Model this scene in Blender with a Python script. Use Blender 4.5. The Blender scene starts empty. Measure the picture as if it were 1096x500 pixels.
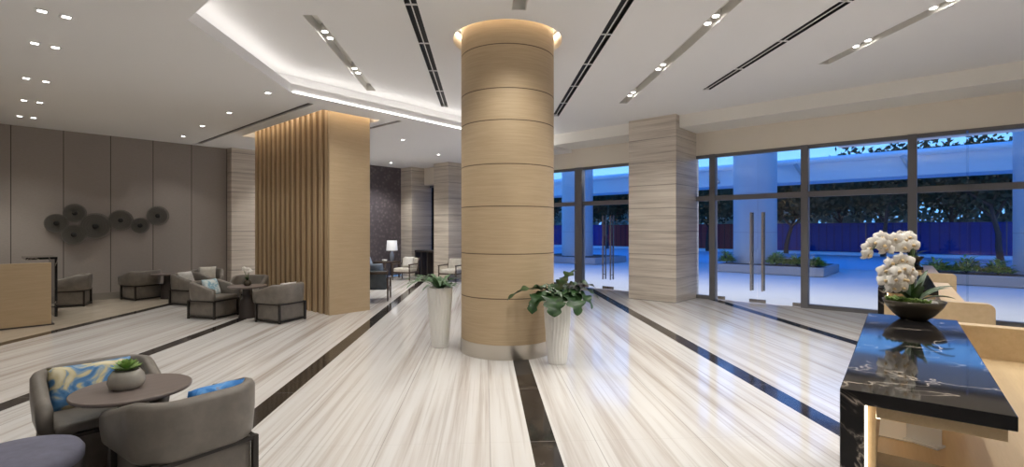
import bpy, bmesh, math, random
from mathutils import Vector, Matrix
PI = math.pi
R = math.radians
C = bpy.context.scene.collection
scene = bpy.context.scene
rnd = random.Random(7)

# ------------------------------------------------------------------ helpers
class MB:
    """collects shapes, then links them as ONE mesh object"""
    def __init__(s): s.v = []; s.f = []; s.sm = []
    def add(s, vs, fs, smooth=False):
        o = len(s.v); s.v += [tuple(v) for v in vs]
        for f in fs: s.f.append(tuple(i + o for i in f)); s.sm.append(smooth)
        return s
    def box(s, x0, x1, y0, y1, z0, z1, M=None):
        vs = [Vector((x, y, z)) for z in (z0, z1) for y in (y0, y1) for x in (x0, x1)]
        if M: vs = [M @ v for v in vs]
        return s.add(vs, [(0, 2, 3, 1), (4, 5, 7, 6), (0, 1, 5, 4), (2, 6, 7, 3), (0, 4, 6, 2), (1, 3, 7, 5)])
    def rbox(s, x0, x1, y0, y1, z0, z1, r=.02, n=3, M=None):
        bm = bmesh.new(); bmesh.ops.create_cube(bm, size=1)
        for v in bm.verts:
            v.co = Vector(((x0 + x1) / 2 + v.co.x * (x1 - x0), (y0 + y1) / 2 + v.co.y * (y1 - y0), (z0 + z1) / 2 + v.co.z * (z1 - z0)))
        bmesh.ops.bevel(bm, geom=list(bm.edges), offset=r, segments=n, profile=.5, affect='EDGES')
        bm.verts.index_update()
        vs = [v.co.copy() for v in bm.verts]
        if M: vs = [M @ v for v in vs]
        s.add(vs, [[v.index for v in f.verts] for f in bm.faces], n > 1); bm.free(); return s
    def lathe(s, prof, cx=0, cy=0, n=48, cap=True, M=None, smooth=True, fn=None):
        vs = []
        for (r, z) in prof:
            for k in range(n):
                a = 2 * PI * k / n; q = r * (fn(a, z) if fn else 1)
                vs.append(Vector((cx + q * math.cos(a), cy + q * math.sin(a), z)))
        fs = []
        for i in range(len(prof) - 1):
            for k in range(n):
                k2 = (k + 1) % n; fs.append((i * n + k, i * n + k2, (i + 1) * n + k2, (i + 1) * n + k))
        if M: vs = [M @ v for v in vs]
        if cap:   # flat caps on vertices of their own, so that the rim stays crisp
            s.add(vs[:n], [tuple(range(n - 1, -1, -1))]); s.add(vs[-n:], [tuple(range(n))])
        return s.add(vs, fs, smooth)
    def tube(s, pts, r, n=8, r2=None, cap=True):
        pts = [Vector(p) for p in pts]; m = len(pts); vs = []; up = Vector((0, 0, 1))
        for i, p in enumerate(pts):
            d = (pts[min(i + 1, m - 1)] - pts[max(i - 1, 0)]).normalized()
            a = d.cross(up)
            if a.length < .05: a = d.cross(Vector((1, 0, 0)))
            a.normalize(); b = a.cross(d)
            rr = r if r2 is None else r + (r2 - r) * i / (m - 1)
            for k in range(n):
                t = 2 * PI * k / n; vs.append(p + (a * math.cos(t) + b * math.sin(t)) * rr)
        fs = [(i * n + k, (i + 1) * n + k, (i + 1) * n + (k + 1) % n, i * n + (k + 1) % n) for i in range(m - 1) for k in range(n)]
        if cap: fs += [tuple(range(n)), tuple((m - 1) * n + k for k in range(n - 1, -1, -1))]
        return s.add(vs, fs, True)
    def prism(s, poly, z0, z1, M=None):
        n = len(poly); vs = [Vector((x, y, z0)) for x, y in poly] + [Vector((x, y, z1)) for x, y in poly]
        if M: vs = [M @ v for v in vs]
        return s.add(vs, [tuple(range(n - 1, -1, -1)), tuple(range(n, 2 * n))] + [(i, (i + 1) % n, (i + 1) % n + n, i + n) for i in range(n)])
    def build(s, name, mat, parent=None, bevel=0, loc=None, fix=True):
        me = bpy.data.meshes.new(name); me.from_pydata(s.v, [], s.f); me.update()
        me.polygons.foreach_set('use_smooth', s.sm)
        if fix:
            bm = bmesh.new(); bm.from_mesh(me); bmesh.ops.recalc_face_normals(bm, faces=bm.faces); bm.to_mesh(me); bm.free()
        me.materials.append(mat)
        o = bpy.data.objects.new(name, me); C.objects.link(o)
        if parent: o.parent = parent
        if loc: o.location = loc
        if bevel:
            b = o.modifiers.new('bevel', 'BEVEL'); b.width = bevel; b.segments = 2; b.limit_method = 'ANGLE'; b.angle_limit = R(40)
        return o

def tag(o, label, cat, group=None):
    o['label'] = label; o['category'] = cat
    if group: o['group'] = group
    return o
def thing(name, label, cat, loc=(0, 0, 0), rz=0, group=None):
    o = bpy.data.objects.new(name, None); C.objects.link(o); o.location = loc; o.rotation_euler = (0, 0, rz)
    o.empty_display_size = .1
    return tag(o, label, cat, group)
def st(o):
    o['kind'] = 'structure'; return o
def dup(root, loc=None, rz=None, label=None, group=None, scale=None):
    def cp(o, par):
        c = o.copy(); C.objects.link(c)
        if par: c.parent = par
        for ch in list(o.children): cp(ch, c)
        return c
    c = cp(root, None)
    if loc: c.location = loc
    if rz is not None: c.rotation_euler = (0, 0, rz)
    if scale: c.scale = (scale,) * 3
    if label: c['label'] = label
    if group: c['group'] = group
    return c

# ------------------------------------------------------------------ materials
def mk(name, col=(.8, .8, .8), rough=.5, metal=0, spec=.5, emit=None, estr=0, coat=0, trans=0):
    m = bpy.data.materials.new(name); m.use_nodes = True; b = m.node_tree.nodes['Principled BSDF']
    b.inputs['Base Color'].default_value = (*col, 1); b.inputs['Roughness'].default_value = rough
    b.inputs['Metallic'].default_value = metal; b.inputs['Specular IOR Level'].default_value = spec
    b.inputs['Coat Weight'].default_value = coat; b.inputs['Transmission Weight'].default_value = trans
    if emit: b.inputs['Emission Color'].default_value = (*emit, 1); b.inputs['Emission Strength'].default_value = estr
    return m
class NT:
    def __init__(s, m): s.t = m.node_tree; s.b = s.t.nodes['Principled BSDF']
    def n(s, typ, **kw):
        x = s.t.nodes.new(typ)
        for k, v in kw.items(): setattr(x, k, v)
        return x
    def l(s, a, b): s.t.links.new(a, b)
    def math(s, op, a, b=None, c=None):
        x = s.n('ShaderNodeMath', operation=op)
        for i, q in enumerate((a, b, c)):
            if q is None: continue
            if isinstance(q, (int, float)): x.inputs[i].default_value = q
            else: s.l(q, x.inputs[i])
        return x.outputs[0]
    def coords(s): return s.n('ShaderNodeTexCoord').outputs['Object']
    def mapping(s, v, scale=(1, 1, 1), rot=(0, 0, 0), loc=(0, 0, 0)):
        x = s.n('ShaderNodeMapping'); x.inputs['Scale'].default_value = scale; x.inputs['Rotation'].default_value = rot; x.inputs['Location'].default_value = loc
        s.l(v, x.inputs[0]); return x.outputs[0]
    def noise(s, v, scale=5, detail=4, rough=.5, dist=0):
        x = s.n('ShaderNodeTexNoise'); x.inputs['Scale'].default_value = scale; x.inputs['Detail'].default_value = detail
        x.inputs['Roughness'].default_value = rough; x.inputs['Distortion'].default_value = dist; s.l(v, x.inputs['Vector']); return x.outputs['Fac']
    def ramp(s, f, stops):
        x = s.n('ShaderNodeValToRGB'); e = x.color_ramp.elements
        while len(e) < len(stops): e.new(.5)
        for q, (p, c) in zip(e, stops): q.position = p; q.color = (*c, 1)
        s.l(f, x.inputs[0]); return x.outputs[0]
    def mix(s, f, a, b, blend='MIX'):
        x = s.n('ShaderNodeMix', data_type='RGBA', blend_type=blend)
        for i, q in ((0, f), (6, a), (7, b)):
            if isinstance(q, (int, float)): x.inputs[i].default_value = q
            elif isinstance(q, tuple): x.inputs[i].default_value = (*q, 1)
            else: s.l(q, x.inputs[i])
        return x.outputs[2]
    def col(s, c): s.l(c, s.b.inputs['Base Color'])
    def bump(s, h, st_=.2, dist=.01):
        x = s.n('ShaderNodeBump'); x.inputs['Strength'].default_value = st_; x.inputs['Distance'].default_value = dist
        s.l(h, x.inputs['Height']); s.l(x.outputs[0], s.b.inputs['Normal'])

def wood(name, c1, c2, axis='z', rough=.45, sc=1):
    m = mk(name, c1, rough); t = NT(m); v = t.coords()
    k = {'x': (.6, 9, 9), 'y': (9, .6, 9), 'z': (9, 9, .6)}[axis]
    f = t.noise(t.mapping(v, tuple(q * sc for q in k)), 3, 6, .6)
    g = t.noise(t.mapping(v, tuple(q * sc * 6 for q in k)), 3, 2, .5)
    f = t.math('ADD', t.math('MULTIPLY', f, .7), t.math('MULTIPLY', g, .3))
    t.col(t.ramp(f, [(.3, c2), (.65, c1)])); return m
def leather(name, col, rough=.5):
    m = mk(name, col, rough); t = NT(m); v = t.coords()
    f = t.noise(v, 9, 5, .6); d = tuple(q * .72 for q in col)
    t.col(t.ramp(f, [(.3, d), (.7, col)])); t.bump(t.noise(v, 260, 2, .5), .15, .002); return m

M = {}
M['ceiling'] = mk('ceiling_paint', (.86, .85, .845), .8)
M['cream'] = mk('cream_wall', (.84, .77, .67), .6)
M['fascia'] = mk('fascia_paint', (.88, .85, .80), .7)
M['backwall'] = mk('pale_wall', (.82, .80, .77), .7)
M['led'] = mk('led_strip', (1, 1, 1), .5, emit=(1, .96, .91), estr=3.4)
M['ledline'] = mk('led_line', (1, 1, 1), .5, emit=(1, .98, .95), estr=4)
M['ledwarm'] = mk('led_warm', (1, 1, 1), .5, emit=(1, .84, .62), estr=8)
M['leddesk'] = mk('led_desk', (1, 1, 1), .5, emit=(1, .86, .66), estr=2.5)
M['lamp'] = mk('lamp_face', (1, 1, 1), .5, emit=(1, .96, .9), estr=9)
M['black_slot'] = mk('slot_black', (.012, .012, .012), .6)
M['slotside'] = mk('slot_grey', (.74, .72, .68), .5)
M['oak'] = wood('oak_veneer', (.56, .425, .27), (.48, .355, .215), 'x', .45)
M['oakdark'] = wood('dark_oak_core', (.24, .15, .075), (.18, .11, .052), 'z', .6)  # core panel coloured darker than the slats in front of it
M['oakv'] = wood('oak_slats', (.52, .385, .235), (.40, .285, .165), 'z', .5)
M['oakdesk'] = wood('oak_desk', (.62, .46, .27), (.54, .385, .21), 'x', .4)
M['metal'] = mk('brushed_steel', (.62, .58, .52), .28, 1)
M['frame'] = mk('window_frame', (.15, .148, .155), .45, .2)
M['steel'] = mk('handle_steel', (.45, .43, .41), .25, 1)
M['discwire'] = mk('disc_wire', (.16, .15, .135), .5, .3)
M['darkmetal'] = mk('dark_frame', (.035, .03, .027), .4, .3)
M['taupe'] = leather('taupe_leather', (.215, .19, .165), .42)
M['charcoal'] = mk('charcoal_fabric', (.05, .052, .06), .85)
M['tabletop'] = wood('dark_walnut_top', (.20, .16, .145), (.165, .13, .118), 'x', .4)
M['tabledark'] = mk('dark_pedestal', (.04, .03, .027), .45)
M['ottoman'] = leather('blue_grey_fabric', (.19, .19, .26), .9)
M['ottside'] = leather('ottoman_side', (.09, .08, .085), .85)
M['white_pot'] = mk('white_pot', (.84, .82, .79), .55)
M['soil'] = mk('soil', (.05, .035, .02), .9)
M['greencup'] = leather('glass_stone', (.42, .39, .34), .25)
M['bronze'] = mk('bronze_bowl', (.10, .085, .062), .38, .6)
M['petal'] = mk('orchid_petal', (.86, .82, .76), .5)
M['lip'] = mk('orchid_lip', (.75, .55, .30), .5)
M['stem'] = mk('plant_stem', (.09, .15, .04), .5)
M['pave'] = mk('outside_paving', (.52, .51, .48), .6)
M['curb'] = mk('planter_granite', (.30, .30, .31), .7)
M['outcol'] = mk('column_cladding', (.42, .44, .46), .4)
M['viaduct'] = mk('walkway_concrete', (.78, .78, .78), .7)
M['pipe'] = mk('bright_white', (.88, .88, .88), .35)  # whitened so the walkway pipe shows a bright reflected line
M['bark'] = mk('bark', (.035, .028, .024), .9)
M['shade'] = mk('lamp_shade', (.80, .80, .82), .8, emit=(.9, .92, 1), estr=.15)
M['ceramic'] = mk('blue_ceramic', (.25, .28, .36), .25)
M['cushwhite'] = leather('white_cushion', (.72, .70, .67), .85)
M['cushblue'] = leather('steel_blue_cushion', (.30, .38, .52), .85)
M['seatcream'] = leather('cream_upholstery', (.66, .62, .56), .85)
M['greyup'] = leather('grey_upholstery', (.10, .12, .14), .8)
M['woodframe'] = wood('walnut_frame', (.09, .06, .045), (.06, .04, .03), 'z')
M['acrylic'] = mk('frosted_acrylic', (.80, .84, .90), .25)
M['paper'] = mk('paper_white', (.8, .8, .8), .5)

def leafmat(name, a, b, rough=.45):
    m = mk(name, a, rough); t = NT(m); t.col(t.ramp(t.noise(t.coords(), 14, 3), [(.35, a), (.65, b)])); return m
M['leaf'] = leafmat('dark_green_leaf', (.012, .038, .012), (.035, .085, .025), .35)
M['leaf2'] = leafmat('frond_leaf', (.05, .12, .05), (.12, .22, .10), .4)
M['succ'] = leafmat('succulent_leaf', (.15, .30, .06), (.45, .58, .20), .5)
M['shrub'] = leafmat('shrub_leaf', (.06, .16, .03), (.38, .50, .12), .6)
M['treeleaf'] = leafmat('tree_leaf', (.010, .024, .014), (.03, .07, .035), .9)
M['treeleaf'].node_tree.nodes['Principled BSDF'].inputs['Specular IOR Level'].default_value = .1
M['hedge'] = leafmat('hedge_leaf', (.14, .26, .20), (.28, .42, .30), .7)

# floor stone: veins and dark bands run along the building's diagonal
m = M['floor'] = mk('marble_floor', (.8, .78, .76), .09); t = NT(m); v = t.coords()
sx = t.n('ShaderNodeSeparateXYZ'); t.l(v, sx.inputs[0])
b = t.math('MULTIPLY', t.math('SUBTRACT', sx.outputs[1], sx.outputs[0]), .70711)
a = t.math('MULTIPLY', t.math('ADD', sx.outputs[1], sx.outputs[0]), .70711)
def comb(x, y, z=0):
    c = t.n('ShaderNodeCombineXYZ')
    for i, q in enumerate((x, y, z)):
        if isinstance(q, (int, float)): c.inputs[i].default_value = q
        else: t.l(q, c.inputs[i])
    return c.outputs[0]
plank = t.math('FLOOR', t.math('DIVIDE', b, .8))
shift = t.math('MULTIPLY', plank, 7.31)
uv = comb(t.math('ADD', t.math('MULTIPLY', a, .16), shift), t.math('MULTIPLY', b, 5.0), shift)
f1 = t.noise(uv, 1.3, 5, .62, .15)
uv2 = comb(t.math('ADD', t.math('MULTIPLY', a, .3), shift), t.math('MULTIPLY', b, 22.0), 3.3)
f2 = t.noise(uv2, 1.3, 3, .55)
c1 = t.ramp(f1, [(.30, (.50, .445, .405)), (.40, (.635, .59, .56)), (.50, (.735, .71, .69)), (.70, (.79, .775, .765))])
c2 = t.ramp(f2, [(.32, (.74, .70, .67)), (.46, (1, 1, 1))])
c = t.mix(.75, c1, c2, 'MULTIPLY')
# joints
jb = t.math('LESS_THAN', t.math('ABSOLUTE', t.math('SUBTRACT', t.math('FRACT', t.math('DIVIDE', t.math('ADD', b, .438), .8)), .5)), .004)
c = t.mix(t.math('MULTIPLY', jb, .55), c, (.25, .22, .20))
ja = t.math('LESS_THAN', t.math('FRACT', t.math('DIVIDE', a, 1.25)), .004)
c = t.mix(t.math('MULTIPLY', ja, .22), c, (.35, .32, .30))
# beige stone beyond the last band
tan = t.math('GREATER_THAN', b, 6.77)
ct = t.ramp(t.noise(comb(a, t.math('MULTIPLY', b, 2.5)), 2, 3), [(.3, (.50, .43, .345)), (.7, (.58, .505, .415))])
c = t.mix(tan, c, ct)
band = t.math('LESS_THAN', t.math('ABSOLUTE', t.math('SUBTRACT', t.math('FRACT', t.math('ADD', t.math('DIVIDE', t.math('ADD', b, .438), 2.4), .5)), .5)), .0405)
cb = t.ramp(t.noise(v, 5, 6, .7, 1.5), [(.35, (.018, .015, .014)), (.6, (.045, .038, .034)), (.75, (.12, .10, .09))])
cb = t.mix(t.math('MULTIPLY', ja, 1.0), cb, (.3, .27, .25))
c = t.mix(band, c, cb); t.col(c)

def banded(name, cols, zs, rough=.3, seam=None, seamcol=(.1, .08, .07)):
    """travertine with horizontal veins and joints"""
    m = mk(name, cols[0], rough); t = NT(m); v = t.coords()
    f = t.noise(t.mapping(v, (.35, .35, 8)), 1.6, 6, .62, .25)
    f2 = t.noise(t.mapping(v, (.5, .5, 40)), 1.6, 3, .5)
    c = t.ramp(f, [(.30, cols[2]), (.45, cols[1]), (.60, cols[0])])
    c = t.mix(.35, c, t.ramp(f2, [(.3, cols[2]), (.6, cols[0])]))
    s = t.n('ShaderNodeSeparateXYZ'); t.l(v, s.inputs[0])
    if isinstance(zs, float):
        j = t.math('LESS_THAN', t.math('FRACT', t.math('DIVIDE', t.math('ADD', s.outputs[2], seam or 0), zs)), .02)
    else:
        j = None
        for z in zs:
            q = t.math('LESS_THAN', t.math('ABSOLUTE', t.math('SUBTRACT', s.outputs[2], z)), .006)
            j = q if j is None else t.math('MAXIMUM', j, q)
    c = t.mix(t.math('MULTIPLY', j, .75), c, seamcol); t.col(c); return m
M['stone'] = banded('travertine', [(.72, .655, .575), (.58, .51, .44), (.36, .30, .25)], .52)
m = M['coloak'] = mk('column_oak', (.5, .4, .26), .6); t = NT(m); v = t.coords()
f = t.noise(t.mapping(v, (1.2, 1.2, 26)), 2.2, 6, .6)
c = t.ramp(f, [(.3, (.46, .34, .21)), (.7, (.54, .41, .26))])
s_ = t.n('ShaderNodeSeparateXYZ'); t.l(v, s_.inputs[0]); j = None
for z in (3.88, 3.34, 2.95, 2.41, 1.89, 1.30, .75):
    q = t.math('LESS_THAN', t.math('ABSOLUTE', t.math('SUBTRACT', s_.outputs[2], z)), .006); j = q if j is None else t.math('MAXIMUM', j, q)
t.col(t.mix(j, c, (.10, .065, .035)))

# left wall fabric panels with seams
m = M['panelwall'] = mk('taupe_wall_panels', (.17, .14, .12), .75); t = NT(m); v = t.coords()
s_ = t.n('ShaderNodeSeparateXYZ'); t.l(v, s_.inputs[0])
j = t.math('LESS_THAN', t.math('FRACT', t.math('DIVIDE', t.math('SUBTRACT', s_.outputs[0], .75), .815)), .018)
f = t.noise(t.mapping(v, (6, 1, 60)), 3, 2)
c = t.ramp(f, [(.3, (.32, .285, .262)), (.7, (.36, .322, .298))])
t.col(t.mix(j, c, (.07, .055, .05)))
m = M['pattern'] = mk('patterned_wallcovering', (.07, .06, .07), .6); t = NT(m); v = t.coords()
vo = t.n('ShaderNodeTexVoronoi'); vo.inputs['Scale'].default_value = 9; t.l(v, vo.inputs['Vector'])
t.col(t.ramp(vo.outputs['Distance'], [(.10, (.20, .175, .195)), (.30, (.135, .115, .13)), (.6, (.10, .085, .10))]))
# black marble
m = M['blackmarble'] = mk('black_marble', (.01, .01, .012), .05, spec=.4); t = NT(m); v = t.coords()
w = t.n('ShaderNodeTexNoise'); w.inputs['Scale'].default_value = 2.2; w.inputs['Detail'].default_value = 7; w.inputs['Distortion'].default_value = 1.8; t.l(v, w.inputs['Vector'])
vein = t.ramp(t.math('ABSOLUTE', t.math('SUBTRACT', w.outputs['Fac'], .5)), [(0, (.55, .48, .40)), (.008, (.12, .10, .09)), (.02, (.012, .011, .012))])
msk = t.ramp(t.noise(v, 3, 2), [(.42, (0, 0, 0)), (.55, (1, 1, 1))])
t.col(t.mix(msk, (.012, .011, .012), vein))
# road, fence
m = M['road'] = mk('road_asphalt', (.16, .17, .2), .55); t = NT(m); t.col(t.ramp(t.noise(t.coords(), .3, 4), [(.3, (.42, .46, .52)), (.7, (.54, .57, .62))]))
def corr(name, ca, cb_):
    m = mk(name, ca, .8, spec=.08); t = NT(m); v = t.coords(); s = t.n('ShaderNodeSeparateXYZ'); t.l(v, s.inputs[0])
    f = t.math('FRACT', t.math('MULTIPLY', s.outputs[1], 2.2)); t.col(t.ramp(f, [(.0, cb_), (.15, ca), (.85, ca), (1, cb_)])); return m
M['bluefence'] = corr('blue_hoarding', (.003, .045, .27), (.002, .022, .15))
M['redfence'] = corr('red_hoarding', (.30, .04, .05), (.14, .02, .04))
# floral cushion
m = M['floral'] = mk('floral_cushion', (.1, .25, .6), .8); t = NT(m); v = t.coords()
f = t.noise(v, 7, 3, .5, 1.2)
t.col(t.ramp(f, [(.34, (.04, .15, .34)), (.43, (.10, .25, .50)), (.49, (.30, .40, .48)), (.53, (.62, .54, .30)), (.64, (.74, .68, .50))]))
m = M['bluecush'] = mk('bright_blue_cushion', (.05, .25, .65), .75); t = NT(m); t.col(t.ramp(t.noise(t.coords(), 9, 3, .5, 1), [(.4, (.03, .19, .55)), (.55, (.13, .38, .78)), (.68, (.35, .25, .25))]))
m = M['palecush'] = mk('pale_aqua_cushion', (.4, .55, .65), .8); t = NT(m); t.col(t.ramp(t.noise(t.coords(), 12, 3, .5, 1), [(.4, (.25, .45, .58)), (.55, (.62, .72, .75)), (.68, (.75, .78, .78))]))

# clear glass pane: mirror reflection by Fresnel, straight-through otherwise
m = M['glass'] = bpy.data.materials.new('clear_glass'); m.use_nodes = True; nt = m.node_tree; nt.nodes.clear()
o_ = nt.nodes.new('ShaderNodeOutputMaterial'); mx = nt.nodes.new('ShaderNodeMixShader'); tr = nt.nodes.new('ShaderNodeBsdfTransparent'); gl = nt.nodes.new('ShaderNodeBsdfGlossy'); fr = nt.nodes.new('ShaderNodeFresnel')
tr.inputs[0].default_value = (.90, .94, .97, 1); gl.inputs['Roughness'].default_value = 0; fr.inputs[0].default_value = 1.5
nt.links.new(fr.outputs[0], mx.inputs[0]); nt.links.new(tr.outputs[0], mx.inputs[1]); nt.links.new(gl.outputs[0], mx.inputs[2]); nt.links.new(mx.outputs[0], o_.inputs[0])

# ------------------------------------------------------------------ camera (eye height 1.6 m)
cam = bpy.data.objects.new('camera', bpy.data.cameras.new('camera')); C.objects.link(cam)
cam.data.sensor_width = 36; cam.data.lens = 36 * 534 / 1096; cam.data.shift_y = -4 / 1096
cam.location = (0, 0, 1.6); cam.rotation_euler = (PI / 2, 0, R(41.9) - PI / 2); scene.camera = cam
cam.data.clip_start = .05; cam.data.clip_end = 400
TH = R(41.9); FW = Vector((math.cos(TH), math.sin(TH), 0)); RT = Vector((math.sin(TH), -math.cos(TH), 0))

# ------------------------------------------------------------------ the room shell
XB, YB, XW, YL = -3.5, -4.5, 11.65, 14.6
HL, HU, LIP = 3.77, 4.13, 3.91
st(MB().box(XB, XW + .06, YB, YL, -.2, 0).build('floor', M['floor']))
def cut(obj, cutters):
    for c in cutters:
        md = obj.modifiers.new('cut', 'BOOLEAN'); md.operation = 'DIFFERENCE'; md.object = c; md.solver = 'EXACT'
    dg = bpy.context.evaluated_depsgraph_get(); ev = obj.evaluated_get(dg)
    me = bpy.data.meshes.new_from_object(ev); obj.modifiers.clear(); obj.data = me
    for c in cutters: bpy.data.objects.remove(c)
def cutbox(*a, M_=None): return MB().box(*a, M=M_).build('cutter', M['ceiling'])
S2 = math.sqrt(.5)
def diag(a0, a1, off, hw, z0, z1):
    """box along the building diagonal; off = y - x of its centre line, a0..a1 = x range"""
    Mx = Matrix.Translation((0, off, 0)) @ Matrix.Rotation(PI / 4, 4, 'Z')
    return (a0 / S2 , a1 / S2, -hw, hw, z0, z1, Mx)
COL = (4.96, 4.53); CR = .62
# slots: (kind, off, x0, x1)
lightslots = [(2.92, 2.78, 5.05, [3.26, 4.3]), (-3.9, 2.6, 8.92, [3.5, 4.8, 6.15, 7.4, 8.5]), (-7.3, 4.2, 8.85, [5.0, 6.3, 7.45, 8.3]), (-.55, .9, 4.33, [1.5, 2.7, 3.8])]
airslots = [(1.17, .9, 6.74), (-2.22, 1.6, 8.95), (-5.65, 3.2, 9.08)]
cs = []
for off, x0, x1, _ in lightslots: g = diag(x0, x1, off, .085, 4.0, 4.5); cs.append(cutbox(*g[:6], M_=g[6]))
for off, x0, x1 in airslots: g = diag(x0, x1, off, .07, 4.0, 4.5); cs.append(cutbox(*g[:6], M_=g[6]))
cs.append(MB().lathe([(.73, 4.0), (.73, 4.5)], *COL, n=96).build('cutter', M['ceiling']))
cs.append(cutbox(4.42, 5.62, 8.55, 12.4, 4.0, 4.5))
up = MB().box(XB, XW + .3, YB, YL + .4, HU, 4.36).build('ceiling', M['ceiling']); cut(up, cs); st(up)
st(MB().box(XB, XW + .3, YB, YL + .4, 4.40, 4.5).build('ceiling', M['ceiling']))
# lower ceiling with the angled edge
YE = 8.14
P = [(1.6, YB), (1.6, 5.94), (3.52, 7.85), (10.75, YE)]
def offs(d):   # polyline pushed outwards (towards the low side)
    k = math.tan(PI / 8)
    return [(1.6 - d, YB), (1.6 - d, 5.94 + d * k), (3.52 - d * k, 7.85 + d), (10.75, YE + d)]
low = MB().prism([(XB, YB)] + P + [(10.75, YL + .4), (XB, YL + .4)], HL, LIP)
low = low.build('ceiling', M['ceiling'])
lc = [cutbox(4.42, 5.62, 8.55, 12.4, 3.5, 4.3), cutbox(4.02, 4.13, 8.3, 14.3, 3.5, 4.3), cutbox(5.86, 5.96, 8.3, 9.6, 3.5, 4.3)]
cut(low, lc); st(low)
st(MB().box(10.75, XW + .3, YE, YL + .4, HL, LIP).build('ceiling', M['ceiling']))
q0, q1 = offs(.30), offs(.34)
w = MB()
for i in range(3):
    w.prism([q0[i], q0[i + 1], q1[i + 1], q1[i]], LIP, HU)
st(w.build('trim_1', M['ceiling']))
a0, a1 = offs(.10), offs(.14)
for i in range(3):
    g = MB().prism([a0[i], a0[i + 1], a1[i + 1], a1[i]], LIP, LIP + .012).build('cove_strip_light', M['led'])
    tag(g, ['hidden LED strip in the ceiling cove nearest the camera', 'hidden LED strip glowing above the slanted ceiling edge', 'hidden LED strip above the long ceiling edge behind the wood column'][i], 'light')
g = MB().prism([(3.56, 7.836), (10.6, YE - .020), (10.6, YE - .007), (3.56, 7.850)], HL, HL + .022).build('led_line', M['ledline'])
tag(g, 'thin bright LED line along the lower ceiling edge', 'light')
# dark shadow gaps in the low ceiling
tag(MB().box(4.02, 4.13, 8.3, 14.3, HL + .03, HL + .05).build('linear_air_vent', M['tabledark']), 'long thin dark linear slot in the low ceiling left of the slatted block', 'air vent', 'thin slots in the low ceiling')
tag(MB().box(5.86, 5.96, 8.3, 9.6, HL + .03, HL + .05).build('linear_air_vent', M['tabledark']), 'short thin dark linear slot in the low ceiling right of the slatted block', 'air vent', 'thin slots in the low ceiling')
# walls
st(MB().box(XB, 9.0, YL, YL + .2, 0, HU + .2).build('wall_left', M['panelwall']))
st(MB().box(9.0, XW + .3, YL + .1, YL + .3, 0, HU + .2).build('wall_far', M['pattern']))
st(MB().box(8.7, 9.0, YL - .0, YL + .2, 0, HU + .2).build('wall_far', M['pattern']))
st(MB().box(XB - .2, XB, YB, YL, 0, HU + .3).build('wall_back', M['backwall']))
st(MB().box(XB, XW + .3, YB - .2, YB, 0, HU + .3).build('wall_right', M['backwall']))
st(MB().box(XB, 4.85, YL - .02, YL, 0, .16).build('baseboard_left', mk('baseboard_stone', (.26, .235, .21), .5)))
# bulkhead over the glazing
st(MB().box(10.66, XW + .3, YB, YE, 3.86, HU).build('trim_2', M['fascia']))
for (y0, y1) in ((YB, 4.6), (5.75, 12.15)):
    st(MB().box(XW - .05, XW + .2, y0, y1, 3.33, 3.86).build('wall_front', M['cream']))
st(MB().box(11.05, 11.5, 12.88, 14.1, 3.17, HL).build('wall_front', M['cream']))
# square stone columns
def sq(x0, x1, y0, y1, h): return st(MB().box(x0, x1, y0, y1, 0, h).build('wall_column', M['stone'], bevel=.01))
sq(10.48, XW + .1, 4.6, 5.75, HU); sq(10.5, XW + .1, 12.15, 12.88, HL); sq(10.5, XW + .1, 14.08, YL + .1, HL); sq(4.85, 6.3, 14.3, YL, HL)

# ---- glazing
def frame_bar(mb, y0, y1, z0, z1, x=XW, d=.06): mb.box(x - d, x + d, y0, y1, z0, z1)
def window(n, y0, y1, x=XW, top=3.33, tran=True):
    f = MB(); frame_bar(f, y0, y1, top - .07, top, x); frame_bar(f, y0, y1, 0, .08, x)
    if tran: frame_bar(f, y0, y1, 2.27, 2.38, x)
    r = st(f.build('window_%d' % n, M['frame']))
    for (a, b_) in (((.08, 2.27), (2.38, top - .07)) if tran else ((.08, top - .07),)):
        MB().box(x - .006, x + .006, y0, y1, a, b_).build('pane', M['glass'], r)
    return r
def mull(par, y, x=XW, w=.065, top=3.33): MB().box(x - .09, x + .07, y - w, y + w, 0, top).build('mullion', M['frame'], par)
w1 = window(1, YB, .64); mull(w1, -1.1); mull(w1, -2.9); mull(w1, .64)
MB().box(XW - .32, XW - .012, -.11, -.085, .08, 3.26).build('glass_fin', M['glass'], w1)
w2 = window(2, .64, 2.36); mull(w2, 2.36)
w3 = window(3, 4.19, 4.6); mull(w3, 4.22)
def doors(n, y0, y1, hy):
    f = MB(); frame_bar(f, y0, y1, 3.26, 3.33); frame_bar(f, y0, y1, 2.27, 2.38)
    r = st(f.build('door_%d' % n, M['frame']))
    MB().box(XW - .006, XW + .006, y0, y1, 2.38, 3.26).build('transom_pane', M['glass'], r)
    ym = (y0 + y1) / 2
    for (a, b_) in ((y0 + .07, ym - .006), (ym + .006, y1 - .07)):
        leaf = MB().box(XW - .006, XW + .006, a, b_, .015, 2.27).build('door_leaf', M['glass'], r)
        near = a > ym
        hy_ = ym + (.115 if near else -.115)
        for sx_ in (-1, 1):
            h = MB().box(XW + sx_ * .07 - .012, XW + sx_ * .07 + .012, hy_ - .018, hy_ + .018, .27, 1.98)
            for z in (.4, 1.85): h.tube([(XW + sx_ * .005, hy_, z), (XW + sx_ * .065, hy_, z)], .01)
            h.build('pull_handle', M['steel'], leaf)
        e = (ym - .006 - .16, ym - .006) if not near else (ym + .006, ym + .006 + .16)
        MB().box(XW - .02, XW + .02, *e, .012, .085).build('floor_patch', M['steel'], leaf)
        e = (a, a + .16) if not near else (b_ - .16, b_)
        MB().box(XW - .02, XW + .02, *e, .012, .085).build('floor_patch', M['steel'], leaf)
    return r
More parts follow.
